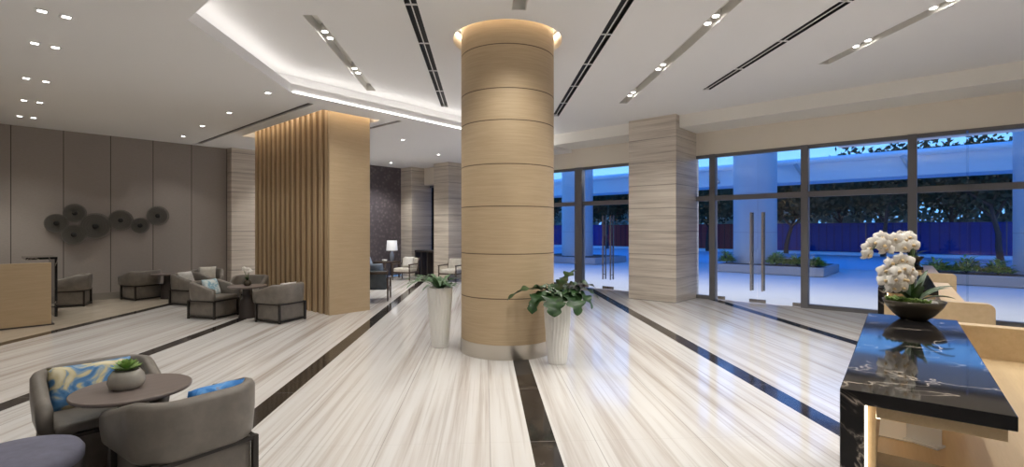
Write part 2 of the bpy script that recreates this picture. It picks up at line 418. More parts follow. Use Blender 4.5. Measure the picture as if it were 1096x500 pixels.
doors(1, 2.36, 4.19, 3.3)
w4 = window(4, 5.75, 6.1); mull(w4, 6.12)
d2 = doors(2, 6.15, 7.85, 7.0); mull(d2, 7.9, w=.12)
w5 = window(5, 7.9, 12.15); mull(w5, 9.0); mull(w5, 10.7)
window(6, 12.88, 14.1, 11.35, 3.17, False)

# ------------------------------------------------------------------ round column with lit ring
t = thing('round_column', 'big round oak clad column with steel base ring in the middle of the hall', 'column', (*COL, 0))
MB().lathe([(CR, .18), (CR, 4.36)], n=96, M=Matrix.Translation((0, 0, 0))).build('cladding', M['coloak'], t)
MB().lathe([(CR + .006, 0), (CR + .006, .18)], n=96).build('base_ring', M['metal'], t)
ri = MB(); ri.lathe([(.80, 4.15), (.84, 4.15), (.84, 4.17), (.80, 4.17)], n=96, cap=False)
g = MB(); n_ = 96
vs = []; fs = []
for k in range(n_):
    a_ = 2 * PI * k / n_
    for r_, z_ in ((.715, 4.30), (.728, 4.30), (.728, 4.33), (.715, 4.33)): vs.append((r_ * math.cos(a_), r_ * math.sin(a_), z_))
for k in range(n_):
    for j_ in range(4): fs.append((k * 4 + j_, ((k + 1) % n_) * 4 + j_, ((k + 1) % n_) * 4 + (j_ + 1) % 4, k * 4 + (j_ + 1) % 4))
g.add(vs, fs); g = g.build('ring_light', M['ledwarm'], loc=(*COL, 0)); tag(g, 'warm glowing LED ring in the ceiling around the round oak column', 'light')

# ------------------------------------------------------------------ slatted block
t = thing('slatted_wood_block', 'tall oak block with vertical slats on its left face', 'partition', (4.65, 8.75, 0))
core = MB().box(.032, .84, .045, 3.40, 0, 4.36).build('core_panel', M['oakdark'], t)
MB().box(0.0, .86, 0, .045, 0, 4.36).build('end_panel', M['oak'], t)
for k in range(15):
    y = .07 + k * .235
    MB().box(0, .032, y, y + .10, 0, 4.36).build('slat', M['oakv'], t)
g = MB()
for bx_ in ((4.43, 4.45, 8.56, 12.39), (5.59, 5.61, 8.56, 12.39), (4.45, 5.59, 8.56, 8.58)): g.box(*bx_, 4.0, 4.03)
tag(g.build('cove_strip_light', M['ledwarm']), 'warm LED strip lighting the top of the slatted oak block', 'light')
g = MB()
for bx_ in ((4.40, 4.42, 8.53, 12.42), (5.62, 5.64, 8.53, 12.42), (4.40, 5.64, 8.53, 8.55), (4.40, 5.64, 12.40, 12.42)): g.box(*bx_, LIP, HU)
st(g.build('trim_3', M['ceiling']))

# ------------------------------------------------------------------ ceiling lights
def spot(x, y, z, e, ang=110, par=None, col=(.985, .955, .88), blend=.6, r=.05):
    l = bpy.data.lights.new('lamp', 'SPOT'); l.energy = e; l.spot_size = R(ang); l.spot_blend = blend; l.color = col; l.shadow_soft_size = r
    o = bpy.data.objects.new('lamp', l); C.objects.link(o)
    if par: o.parent = par
    o.location = (x, y, z); return o
names = ['slot light with two bright lamps in the ceiling left of the round column', 'long slot light right of the round column pointing at the stone column', 'slot light in the ceiling at the far right above the glazing', 'slot light in the ceiling directly in front of the round column']
for (off, x0, x1, lamps), nm in zip(lightslots, names):
    t = thing('recessed_slot_light', nm, 'ceiling light', (x0, x0 + off, HU), PI / 4, 'recessed slot lights')
    L = (x1 - x0) / S2
    b_ = MB(); b_.box(.0, L, -.085, .085, .13, .14); b_.box(.0, L, -.085, -.078, .0, .13); b_.box(0, L, .078, .085, 0, .13); b_.box(0, .006, -.085, .085, 0, .13); b_.box(L - .006, L, -.085, .085, 0, .13)
    b_.build('channel', M['slotside'], t)
    for x in lamps:
        for dx in (-.11, .11):
            p = (x - x0) / S2 + dx
            lm = MB().lathe([(.045, .03), (.055, .03), (.055, .10), (.045, .12), (.03, .13)], p, 0, n=20).build('lamp_head', M['slotside'], t)
            MB().lathe([(.034, .022), (.034, .03)], p, 0, n=20).build('lamp_face', M['lamp'], lm)
        spot((x - x0) / S2, 0, .015, 70, 130, t)
for (off, x0, x1), nm in zip(airslots, ['black linear air slot in the ceiling left of the round column', 'black linear air slot in the ceiling right of the round column', 'black linear air slot between the two slot lights at the right']):
    t = thing('linear_air_vent', nm, 'air vent', (x0, x0 + off, HU), PI / 4, 'linear air slots')
    L = (x1 - x0) / S2
    b_ = MB(); b_.box(0, L, -.07, .07, .05, .07); b_.box(0, L, -.07, -.062, .001, .05); b_.box(0, L, .062, .07, .001, .05); b_.build('dark_channel', M['black_slot'], t)
    fr_ = MB(); fr_.box(0, L, -.007, .007, .0, .008)
    k = L
    while k > 0: fr_.box(k - .03, k, -.07, .07, 0, .009); k -= 1.17
    fr_.build('divider_bars', M['ceiling'], t)
proto = None
dl = [(.57, 6.77), (.75, 6.77), (.61, 8.0), (.79, 8.0), (.67, 9.94), (.88, 9.95), (.76, 11.66), (.95, 11.66), (.81, 13.35), (1.0, 13.34), (3.3, 8.15), (3.38, 10.07), (3.43, 11.77), (3.52, 13.4), (7.2, 10.0), (7.6, 12.6), (9.3, 11.2), (9.4, 13.7), (.6, 4.6), (.6, 2.2), (.6, -.5), (-1.8, 6.5), (-1.8, 11), (6.4, 13.6)]
def dlabel(i):
    if i < 10: return '%s small square downlight of the %s pair from the camera in the left ceiling' % (('left', 'right')[i % 2], ('nearest', 'second', 'third', 'fourth', 'farthest')[i // 2])
    if i < 14: return '%s small downlight in the row left of the slatted block' % ('nearest', 'second', 'third', 'farthest')[i - 10]
    return 'small downlight in the low ceiling over the far lounge' if i < 18 or i == 23 else 'small downlight behind the viewer'
for i, (x, y) in enumerate(dl):
    if proto is None:
        proto = t = thing('recessed_downlight', dlabel(i), 'ceiling light', (x, y, HL), 0, 'recessed downlights')
        rr = MB(); rr.box(-.055, .055, -.055, -.033, -.006, 0); rr.box(-.055, .055, .033, .055, -.006, 0); rr.box(-.055, -.033, -.033, .033, -.006, 0); rr.box(.033, .055, -.033, .033, -.006, 0)
        rr.build('trim_ring', M['ceiling'], t); MB().box(-.033, .033, -.033, .033, -.004, 0).build('lamp_face', M['lamp'], t)
    else: t = dup(proto, (x, y, HL), 0, dlabel(i))
    s_ = spot(x, y, HL - .02, 16 if i < 10 else 30 if i < 14 else 120 if i < 18 or i == 23 else 40, 110)
# light washing the left wall, from the wall row of downlights
for x, e_ in ((.4, 60), (1.0, 30), (3.5, 14)): spot(x, 13.5, HL - .02, e_, 75)

# ------------------------------------------------------------------ wall discs
def disc(r, seed):
    q = random.Random(seed); mb = MB(); NS = 44
    for k in range(NS):
        a_ = 2 * PI * k / NS
        pts = [(math.cos(a_ + .5 * u) * r * (.12 + .88 * u), math.sin(a_ + .5 * u) * r * (.12 + .88 * u), .02 + .05 * u * u) for u in (0, .33, .66, 1)]
        mb.tube(pts, .0032, 4, cap=False)
    for rr in (1.0, .93, .8, .64, .48, .32):
        mb.tube([(math.cos(2 * PI * k / 32) * r * rr, math.sin(2 * PI * k / 32) * r * rr, .02 + .05 * ((rr - .12) / .88) ** 2) for k in range(33)], .0045, 4, cap=False)
    return mb
dd = [(1.45, 1.74, .20, 'leftmost round wire wall disc, pale rimmed'), (1.75, 1.97, .20, 'round wire wall disc, upper one of the left cluster'), (1.73, 1.49, .22, 'round wire wall disc, lowest one of the left cluster'), (2.10, 1.68, .29, 'largest round wire wall disc in the middle of the group'), (2.56, 1.82, .235, 'round wire wall disc just right of the largest one'), (2.93, 1.70, .18, 'smallest round wire wall disc, second from the right'), (3.28, 1.94, .23, 'rightmost round wire wall disc, alone near the stone column')]
for i, (x, z, r, lb) in enumerate(dd):
    t = thing('wall_disc', lb, 'wall decoration', (x, YL - .03 - (.05 if i in (2, 3) else 0) , z), 0, 'wire discs on the taupe wall'); t.rotation_euler = (PI / 2, 0, 0)
    disc(r, i).build('wire_mesh', M['discwire'], t)
    MB().lathe([(.12 * r + .02, .0), (.12 * r + .02, .03), (.05, .045), (.02, .05)], n=20).build('hub', M['black_slot'], t)
    MB().lathe([(r * .90, .012), (r * .90, .016)], n=32).build('backing_mesh', MGA if 'MGA' in globals() else M.setdefault('discback', mk('disc_backing', (.12, .112, .10), .7)), t)
    MB().tube([(0, 0, -.02 - (.06 if i in (2, 3) else 0)), (0, 0, .01)], .01).build('wall_pin', M['darkmetal'], t)

# ------------------------------------------------------------------ tub chair (faces local +X)
def tub_shell():
    W, D, rc, T = .325, .315, .21, .065
    path = []   # outer outline from right arm front round the back to left arm front
    path += [(x, -W) for x in (.30, .19, .06)]
    for k in range(13):
        a_ = -PI / 2 - k * (PI / 2) / 12; path.append((-D + rc + math.cos(a_) * rc, -W + rc + math.sin(a_) * rc))
    path += [(-D, 0)]
    path += [(x, -y) for x, y in reversed(path[:-1])]
    n = len(path); prof = []
    mb = MB(); rings = []
    for i, (x, y) in enumerate(path):
        p = Vector((x, y)); tg = (Vector(path[min(i + 1, n - 1)]) - Vector(path[max(i - 1, 0)])).normalized(); nrm = Vector((-tg.y, tg.x))
        if nrm.dot(p) > 0: nrm = -nrm     # inward
        u = max(0, min(1, (x + .20) / .53)); top = .665 - .125 * (u * u * (3 - 2 * u)); bot = .335
        e = 1
        sec = [(0.0, bot + .02), (.012, bot), (T - .01, bot), (T, bot + .02), (T, top - .035), (T - .012, top - .012), (T / 2, top), (.012 - .01, top - .012), (-.012, top - .035), (-.012, (top + bot) / 2)]
        rings.append([Vector((p.x + nrm.x * d, p.y + nrm.y * d, z)) for d, z in sec])
    m_ = len(rings[0])
    vs = [v for r_ in rings for v in r_]
    fs = [(i * m_ + k, i * m_ + (k + 1) % m_, (i + 1) * m_ + (k + 1) % m_, (i + 1) * m_ + k) for i in range(n - 1) for k in range(m_)]
    fs += [tuple(range(m_)), tuple((n - 1) * m_ + k for k in range(m_))]
    mb.add(vs, fs, True); return mb
def make_tub(label, loc, rz):
    t = thing('tub_chair', label, 'armchair', loc, rz, 'taupe leather tub chairs')
    s = tub_shell().build('backrest_shell', M['taupe'], t)
    MB().rbox(-.262, .275, -.262, .262, .045, .335, .015).build('upholstered_base', M['taupe'], t)
    MB().rbox(-.26, .305, -.258, .258, .332, .40, .03, 4).build('seat_cushion', M['taupe'], t)
    for z0, z1, nm in ((.02, .045, 'lower_frame'), (.308, .331, 'upper_frame')):
        fr = MB()
        for sx in (-1, 1): fr.box(-.28, .29, sx * .275 - .012, sx * .275 + .012, z0, z1)
        for x in (-.275, .285): fr.box(x - .012, x + .012, -.275, .275, z0, z1)
        fr.build(nm, M['darkmetal'], t)
    for sx in (-1, 1):
        for x in (-.275, .285): MB().box(x - .016, x + .016, sx * .275 - .016, sx * .275 + .016, 0, .332).build('leg', M['darkmetal'], t)
    return t
def cushion(label, mat, loc, rot, w=.44, h=.42, th=.13, group=None):
    n = 14; vs = []; mb = MB()
    for s in (1, -1):
        for i in range(n + 1):
            for j in range(n + 1):
                u, v_ = 2 * i / n - 1, 2 * j / n - 1
                z = s * th / 2 * ((1 - u ** 4) * (1 - v_ ** 4)) ** .6
                k = 1 - .05 * (1 - abs(u * v_)) * max(abs(u), abs(v_))
                vs.append((u * w / 2 * k, v_ * h / 2 * k, z))
    q = (n + 1) ** 2
    fs = [(s * q + i * (n + 1) + j, s * q + (i + 1) * (n + 1) + j, s * q + (i + 1) * (n + 1) + j + 1, s * q + i * (n + 1) + j + 1) for s in (0, 1) for i in range(n) for j in range(n)]
    mb.add(vs, fs, True); o = mb.build('cushion', mat, loc=loc); o.rotation_euler = rot
    bm = bmesh.new(); bm.from_mesh(o.data); bmesh.ops.remove_doubles(bm, verts=bm.verts, dist=.0005); bmesh.ops.recalc_face_normals(bm, faces=bm.faces); bm.to_mesh(o.data); bm.free()
    return tag(o, label, 'cushion', group)
def cush_on(chair_loc, rz, label, mat, dx=-.13, dy=0, z=.56, tilt=68, yaw=0, **kw):
    """stands a cushion on a chair's seat against its back"""
    Mz = Matrix.Rotation(rz, 4, 'Z'); p = Mz @ Vector((dx, dy, z)); 
    o = cushion(label, mat, (chair_loc[0] + p.x, chair_loc[1] + p.y, p.z), (0, 0, 0), **kw)
    o.rotation_euler = (Matrix.Rotation(rz + yaw, 4, 'Z') @ Matrix.Rotation(R(tilt), 4, 'Y') @ Matrix.Rotation(PI / 2, 4, 'Z')).to_euler(); return o

A_LOC, A_RZ = (.93, 3.49, 0), R(97)
B_LOC, B_RZ = (.655, 4.385, 0), R(-90)
tub = make_tub('nearest taupe leather tub chair seen from behind, front left', A_LOC, A_RZ)
dup(tub, B_LOC, B_RZ, 'taupe leather tub chair holding the blue and yellow cushion behind the round table')
far = [((3.17, 10.23), -62, 'taupe tub chair with the aqua cushion beside the far round table'),
       ((3.40, 12.36), -62, 'taupe tub chair with the white cushion behind the aqua cushion chair'),
       ((2.88, 14.14), 106, 'taupe tub chair left of the dark side table by the taupe wall'),
       ((3.95, 13.2), -110, 'taupe tub chair near the wall holding a grey cushion, far back'),
       ((3.98, 10.75), -125, 'taupe tub chair behind the far round table next to the slatted block'),
       ((3.835, 8.92), 108, 'taupe tub chair with its back to the camera in front of the slatted block'),
       ((1.62, 13.95), 160, 'taupe tub chair half hidden behind the black and oak kiosk')]
for (x, y), a_, lb in far: dup(tub, (x, y, 0), R(a_), lb)
cush_on(B_LOC, B_RZ, 'blue and yellow floral rectangular cushion on the near tub chair', M['floral'], -.13, -.02, .53, 62, w=.46, h=.30)
cush_on(A_LOC, A_RZ, 'bright blue cushion in the tub chair nearest the camera', M['bluecush'], -.14, -.09, .53, 66, w=.32, h=.32)
def fc(i, lb, mat, **kw):
    (x, y), a_, _ = far[i]; return cush_on((x, y, 0), R(a_), lb, mat, **kw)
fc(0, 'aqua patterned cushion on the tub chair beside the far round table', M['palecush'], dy=.08, z=.53, w=.34, h=.32)
fc(1, 'white cushion on the second tub chair in the far group', M['cushwhite'], z=.54, w=.34, h=.32)
fc(3, 'grey cushion on the tub chair farthest back near the stone pier', M['seatcream'], z=.56, w=.36, h=.34)
fc(5, 'small white cushion peeking over the chair in front of the slatted block', M['cushwhite'], z=.54, w=.34, h=.30)

def make_table(label, loc, r=.322, h=.58):
    t = thing('round_table', label, 'table', loc, 0, 'dark round pedestal tables')
    MB().lathe([(r - .03, h - .03), (r - .005, h - .022), (r, h - .012), (r, h - .003), (r - .004, h)], n=72).build('tabletop', M['tabletop'], t)
    MB().lathe([(.145, 0), (.15, .012), (.135, .04), (.12, .30), (.115, .33), (.082, .36), (.08, h - .05), (.12, h - .03)], n=40).build('pedestal', M['tabledark'], t)
    return t
T_LOC = (.765, 3.98, 0)
tb = make_table('dark round pedestal table with the succulent pot, front left', T_LOC)
dup(tb, (3.55, 9.67, 0), 0, 'dark round pedestal table with a small orchid by the slatted block')
dup(tb, (3.30, 13.75, 0), 0, 'dark round table by the taupe wall between tub chairs')
# ottoman
t = thing('round_ottoman', 'round ottoman with blue grey top at the lower left corner', 'ottoman', (.20, 3.62, .015))
MB().lathe([(.25, .03), (.27, .05), (.272, .34), (.27, .35)], n=56).build('body', M['ottside'], t)
MB().lathe([(.27, .35), (.278, .36), (.278, .40), (.262, .425), (.20, .44), (.08, .445)], n=56).build('seat_pad', M['ottoman'], t)
MB().lathe([(.24, 0), (.24, .03)], n=40).build('plinth', M['tabledark'], t)

# ------------------------------------------------------------------ leaves and plants
def blade(mb, base, az, L, p0, p1, w, n=14, wave=0, lobes=0, fold=.15, twist=0, shape=None):
    """one arching leaf with a raised fold, thickness by two offset skins is avoided: single curved lamina"""
    pos = Vector(base); ds = L / n; rows = []
    for i in range(n + 1):
        u = i / n; pitch = p0 + (p1 - p0) * u
        d = Vector((math.cos(az) * math.cos(pitch), math.sin(az) * math.cos(pitch), math.sin(pitch)))
        side = Vector((-math.sin(az), math.cos(az), 0)); nr = side.cross(d) * -1
        ww = w * (shape(u) if shape else math.sin(PI * (.06 + .94 * u)) ** .7)
        if lobes: ww *= .58 + .58 * abs(math.sin(lobes * PI * u)) ** .7
        k = wave * math.sin(u * 23) * ww
        side2 = (side * math.cos(twist) + nr * math.sin(twist))
        rows.append((pos - side2 * ww + nr * (fold * ww + k), pos + side2 * 0, pos + side2 * ww + nr * (fold * ww - k)))
        pos = pos + d * ds
    vs = [v for r_ in rows for v in r_]
    mb.add(vs, [(i * 3 + k, i * 3 + k + 1, (i + 1) * 3 + k + 1, (i + 1) * 3 + k) for i in range(n) for k in (0, 1)], True)
def planter(label, loc):
    t = thing('potted_plant', label, 'potted plant', loc, 0, 'tall white planters by the round column')
    fn = lambda a_, z: 1 + .018 * math.cos(a_ * 22 + 2.2 * math.sin(z * 9)) + .01 * math.sin(a_ * 9 + z * 23)
    MB().lathe([(.105, 0), (.112, .02)] + [(.112 + .058 * (k / 24) ** .8, .02 + .78 * k / 24) for k in range(1, 25)] + [(.165, .815), (.150, .815), (.145, .77), (.001, .77)], n=132, cap=False, fn=fn).build('pot', M['white_pot'], t)
    MB().lathe([(.001, .775), (.142, .775)], n=24, cap=False).build('soil', M['soil'], t)
    return t
P1 = (4.43, 5.30, 0); P2 = (4.83, 3.60, 0)
t = planter('tall white ribbed planter with thin fronds left of the round column', P1)
mb = MB(); q = random.Random(3)
for k in range(26):
    az = k * 2.39996; L = (.42 + .18 * q.random()) * (.52 if math.cos(az) * .57 - math.sin(az) * .82 > .55 else 1)
    blade(mb, (.03 * math.cos(az), .03 * math.sin(az), .78), az, L, R(70 - 30 * (k / 26)), R(-25 - 25 * q.random()), .022 + .008 * q.random(), 12, .2, 5, .3)
mb.build('foliage', M['leaf2'], t, fix=False)
t = planter('tall white ribbed planter with big lobed dark leaves right of the round column', P2)
mb = MB(); q = random.Random(11)
# azimuths relative to the view: leaves to the left, right and towards the front
for (deg, L, p0, p1, w) in [(188, .66, 42, -50, .09), (160, .34, 55, -10, .07), (200, .40, 35, -70, .085), (172, .34, 60, -30, .07), (20, .42, 82, 25, .12), (0, .5, 60, -30, .11), (-8, .55, 48, -55, .09), (-30, .52, 45, -75, .10), (-62, .52, 40, -85, .13), (-100, .52, 38, -85, .14), (-140, .50, 35, -80, .12), (60, .42, 55, -35, .09), (110, .30, 65, -10, .08), (-80, .34, 60, -50, .10), (-45, .40, 62, -70, .08), (215, .48, 40, -80, .09)]:
    az = R(deg) + (TH - PI / 2)
    blade(mb, (.02 * math.cos(az), .02 * math.sin(az), .78), az, L, R(p0), R(p1), w, 40, .22, 6, .25, 0, lambda u: .06 + .94 * math.sin(PI * min(1, max(0, (u - .12) / .88)) ** .8) ** .6 if u > .12 else .05)
mb.build('foliage', M['leaf'], t, fix=False)

# orchid flower: one mesh of petals, one lip
def flower_meshes():
    p = MB()
    for k, (ang, L, w) in enumerate([(90, .040, .015), (210, .038, .014), (330, .038, .014), (155, .042, .024), (25, .042, .024)]):
        a_ = R(ang); d = Vector((math.cos(a_), math.sin(a_))); s = Vector((-d.y, d.x)); vs = []; n = 6
        for i in range(n + 1):
            u = i / n; ww = w * math.sin(PI * (.12 + .85 * u)) ** .8; z = .006 * math.sin(PI * u) - .010 * u * u + (.003 if k > 2 else 0)
            for j_ in (-1, -.5, 0, .5, 1): c = d * L * u + s * ww * j_; vs.append((c.x, c.y, z - .006 * abs(j_) ** 2))
        p.add(vs, [(i * 5 + j_, i * 5 + j_ + 1, (i + 1) * 5 + j_ + 1, (i + 1) * 5 + j_) for i in range(n) for j_ in range(4)], True)
    l = MB(); l.lathe([(.001, .02), (.006, .016), (.008, .006), (.004, 0)], n=10, cap=False)
    return p, l
def face(o, d):
    o.rotation_euler = Vector(d).to_track_quat('Z', 'Y').to_euler()
def orchid(label, loc, group):
    t = thing('potted_orchid', label, 'potted orchid', loc, 0, group)
    MB().lathe([(.055, 0), (.07, .004), (.105, .035), (.14, .08), (.158, .118), (.152, .118), (.134, .085), (.10, .06), (.001, .055)], n=56, cap=False).build('bowl', M['bronze'], t)
    s = MB(); s.lathe([(.001, .100), (.08, .100), (.146, .098)], n=32, cap=False); s.build('soil', M['soil'], t)
    q = random.Random(5); sc = MB()
    for k in range(70):   # small succulents on the left half
        a_ = R(120 + 150 * q.random()) + (TH - PI / 2); rr = .05 + .085 * q.random(); b0 = (rr * math.cos(a_), rr * math.sin(a_), .10)
        for j_ in range(5): blade(sc, b0, j_ * 1.26 + q.random(), .03 + .018 * q.random(), R(75), R(30), .008, 4, fold=.4)
    sc.build('succulents', M['succ'], t, fix=False)
    pb = MB(); pb.lathe([(.001, .122), (.05, .120), (.075, .112), (.08, .10)], n=20, cap=False, M=Matrix.Translation((.05 * RT.x - .02 * FW.x, .05 * RT.y, 0))); pb.build('pebbles', M['petal'], t)
    lv = MB()
    for (deg, L, p0, p1, w) in [(-20, .24, 55, -5, .026), (5, .25, 38, 0, .024), (160, .22, 55, 0, .024), (195, .26, 45, -10, .024), (-50, .2, 40, -20, .024), (80, .2, 75, 40, .026), (-110, .17, 65, 20, .028), (120, .18, 70, 30, .026), (30, .27, 62, 30, .018), (-75, .14, 85, 60, .028)]:
        az = R(deg) + (TH - PI / 2); blade(lv, (.012 * math.cos(az), .012 * math.sin(az), .10), az, L, R(p0), R(p1), w, 10, 0, 0, .35)
    lv.build('leaves', M['leaf'], t, fix=False)
    sm = MB()
    def loc3(r_, f_, z_): v_ = RT * r_ + FW * f_; return Vector((v_.x, v_.y, z_))
    arc1 = [loc3(0, 0, .10), loc3(-.005, 0, .30), loc3(-.02, -.01, .44), loc3(-.08, -.02, .50), loc3(-.17, -.03, .50), loc3(-.25, -.04, .46), loc3(-.31, -.04, .40)]
    arc2 = [loc3(-.01, 0, .10), loc3(-.03, -.02, .26), loc3(-.08, -.04, .36), loc3(-.13, -.05, .36), loc3(-.18, -.06, .30), loc3(-.2, -.07, .2)]
    for a_ in (arc1, arc2): sm.tube(a_, .004, 6)
    sm.tube([loc3(.01, .01, .1), loc3(.01, .01, .5)], .003, 5)
    sm.build('stems', M['stem'], t)
    fp, fl = flower_meshes(); first = None
    pos = [(-.315, -.05, .395), (-.30, -.03, .435), (-.27, -.05, .47), (-.225, -.04, .50), (-.235, -.07, .455), (-.205, -.05, .43), (-.155, -.05, .49), (-.15, -.02, .44), (-.09, -.04, .485), (-.105, -.06, .44), (-.05, -.03, .50), (-.045, -.05, .455),
           (-.20, -.08, .345), (-.155, -.10, .37), (-.11, -.08, .36), (-.235, -.08, .30), (-.19, -.12, .30), (-.145, -.11, .315), (-.10, -.10, .31), (-.24, -.09, .245), (-.205, -.12, .25), (-.16, -.12, .255), (-.12, -.1, .25), (-.20, -.1, .20), (-.155, -.11, .205), (-.10, -.09, .28)]
    for i, (r_, f_, z_) in enumerate(pos):
        o = fp.build('flower', M['petal'], t, fix=False) if first is None else first.copy()
        if first is None: first = o; lip = fl.build('lip', M['lip'], o, fix=False)
        else: C.objects.link(o); l2 = lip.copy(); C.objects.link(l2); l2.parent = o
        o.location = loc3(r_, f_, z_); d = -FW + RT * q.uniform(-.8, .5) + Vector((0, 0, q.uniform(-.3, .4))); face(o, d); o.scale = (1.15,) * 3
    return t

# ------------------------------------------------------------------ reception desks
DA = R(4.05)
def desk(label, x, y, kind):
    t = thing('reception_desk', label, 'reception desk', (x, y, 0), DA, 'reception desks')
    L, Wd, H = 1.98, .44, 1.05
    b_ = MB(); b_.prism([(-Wd, H), (0, H), (0, 0), (-.07, 0), (-.07, H - .045), (-Wd, H - .045)], 0, L, Matrix(((0, 0, 1, 0), (1, 0, 0, 0), (0, 1, 0, 0), (0, 0, 0, 1))))
    b_.build('marble_waterfall', M['blackmarble'], t, bevel=.003)
    MB().box(.02, L - .02, -Wd + .02, -.102, H - .085, H - .047).build('soffit_panel', M['oakdesk'], t)
    MB().box(.05, L - .02, -.10, -.072, 0.08, H - .047).build('liner_panel', M['oakdesk'], t)
    MB().box(.036, .048, -.076, -.0705, .03, H - .05).build('led_strip', M['leddesk'], t)
    MB().box(.06, L - .05, -.112, -.1005, H - .10, H - .088).build('led_strip', M['leddesk'], t)
    if kind == 0:
        MB().box(.16, L + .22, -1.45, -.08, .76, .80).build('worktop', M['oakdesk'], t)
        MB().box(.17, .20, -1.45, -.08, 0, .76).build('end_panel', M['oak'], t)
        MB().box(L + .2, L + .30, -2.1, -.02, 0, 1.0).build('return_panel', M['oakdesk'], t, bevel=.004)
    else:
        mb = MB(); n = 8; pr = [(-.80, 0), (-.02, 0), (-.02, 1.0), (-.80 + .05, 1.0)]
        pr = [(-.80, 0), (-.05, 0), (-.05, .97)] + [(-.80 + .05 - .05 * math.sin(k * PI / 2 / n), .92 + .05 * math.cos(k * PI / 2 / n)) for k in range(n + 1)]
        mb.prism(pr, -.10, -.0, Matrix(((0, 0, 1, 0), (1, 0, 0, 0), (0, 1, 0, 0), (0, 0, 0, 1))))
        mb.build('end_panel', M['oak'], t)
        MB().box(0, L, -.62, -.46, .93, .965).build('ledge', M['oakdesk'], t)
        MB().box(0, L, -.80, -.62, .72, .76).build('worktop', M['oakdesk'], t)
        MB().box(0.02, L, -.62, -.46, .1, .93).build('side_panel', M['oakdesk'], t)
    return t
desk('nearest reception desk with black marble waterfall top, at the right', 2.05, .31, 0)
desk('second reception desk behind the nearest one, oak end panel with rounded corner', 2.05 + 3.82 * math.cos(DA), .31 + 3.82 * math.sin(DA), 1)
d3 = desk('farthest reception desk next to the glass wall', 2.05 + 7.45 * math.cos(DA), .31 + 7.45 * math.sin(DA), 1)
orchid('large white orchid in a bronze bowl on the nearest reception desk', (3.93, .21, 1.05), 'white orchids on the reception desks')
o2 = orchid('white orchid in a bowl on the farthest reception desk', (10.45, .58, 1.05), 'white orchids on the reception desks')

g = MB().box(-.002, .002, -.055, .055, 0, .12); g.box(-.03, .03, -.055, .055, 0, .006)
g = g.build('acrylic_sign_holder', M['acrylic'], loc=(2.42, .10, .80)); g.rotation_euler = (0, 0, R(-20)); tag(g, 'small frosted acrylic sign holder on the worktop under the marble top', 'sign holder')
g = MB().box(-.11, .11, -.07, .07, 0, .004).build('paper_sheet', M['paper'], loc=(2.50, .21, .80)); g.rotation_euler = (0, 0, R(4)); tag(g, 'white sheet of paper lying on the oak worktop of the nearest desk', 'paper')
# kiosk at the far left
t = thing('host_stand', 'oak host stand with a black waterfall top at the far left edge', 'host stand', (.45, 11.37, 0))
MB().box(0, .62, 0, .06, .02, 1.05).build('front_panel', M['oak'], t, bevel=.004)
MB().box(-.9, 0, 0, .06, .02, .95).build('front_panel', M['oak'], t, bevel=.004)
b_ = MB(); b_.box(.76, .80, 1.0, 1.85, 0, 1.06); b_.box(.38, .80, 1.0, 1.85, 1.06, 1.10); b_.build('marble_waterfall', M['blackmarble'], t)
MB().box(-.8, .6, .06, 1.0, .70, .74).build('worktop', M['oakdesk'], t)
MB().box(-.8, .6, .9, 1.0, 0, .70).build('back_panel', M['oak'], t)
MB().box(0, .66, -.0, .95, 0, .02).build('plinth', M['tabledark'], t)

# ------------------------------------------------------------------ pots on tables
t = thing('potted_succulent', 'green rosette succulent in a pale stone cup on the near round table', 'potted plant', (T_LOC[0] - .03, T_LOC[1] + .02, .58))
MB().lathe([(.055, 0), (.07, .012), (.078, .035), (.072, .065), (.055, .09), (.048, .09), (.05, .07), (.001, .065)], n=40, cap=False).build('cup', M['greencup'], t)
sc = MB()
for ring, (n, L, p0) in enumerate([(11, .075, 12), (10, .065, 32), (8, .05, 52), (5, .035, 72)]):
    for k in range(n): blade(sc, (0, 0, .085 + ring * .006), 2 * PI * k / n + ring * .3, L, R(p0), R(p0 + 25), .017, 6, fold=.35)
sc.build('rosette', M['succ'], t, fix=False); t.scale = (1.3,) * 3
t = thing('vase_of_flowers', 'small pot of white flowers on the far round table', 'vase', (3.55, 9.67, .58))
MB().lathe([(.04, 0), (.06, .02), (.065, .06), (.045, .1), (.04, .1), (.05, .06), (.001, .02)], n=24, cap=False).build('vase', M['bronze'], t)
sm = MB(); q = random.Random(9); heads = []
for k in range(7):
    a_ = k * 2.4; p = Vector((.10 * math.cos(a_) * q.random(), .10 * math.sin(a_) * q.random(), .24 + .1 * q.random())); sm.tube([(0, 0, .03), (p.x * .4, p.y * .4, .18), p], .003, 5); heads.append(p)
sm.build('stems', M['stem'], t)
fp, fl = flower_meshes(); first = None
for p in heads:
    o = fp.build('flower', M['petal'], t, fix=False) if first is None else first.copy()
    if first is None: first = o
    else: C.objects.link(o)
    o.location = p; face(o, -FW + RT * q.uniform(-.6, .6)); o.scale = (1.1,) * 3
lv = MB()
for k in range(6): blade(lv, (0, 0, .09), k * 1.05, .13, R(60), R(-10), .014, 8)
lv.build('leaves', M['leaf'], t, fix=False)

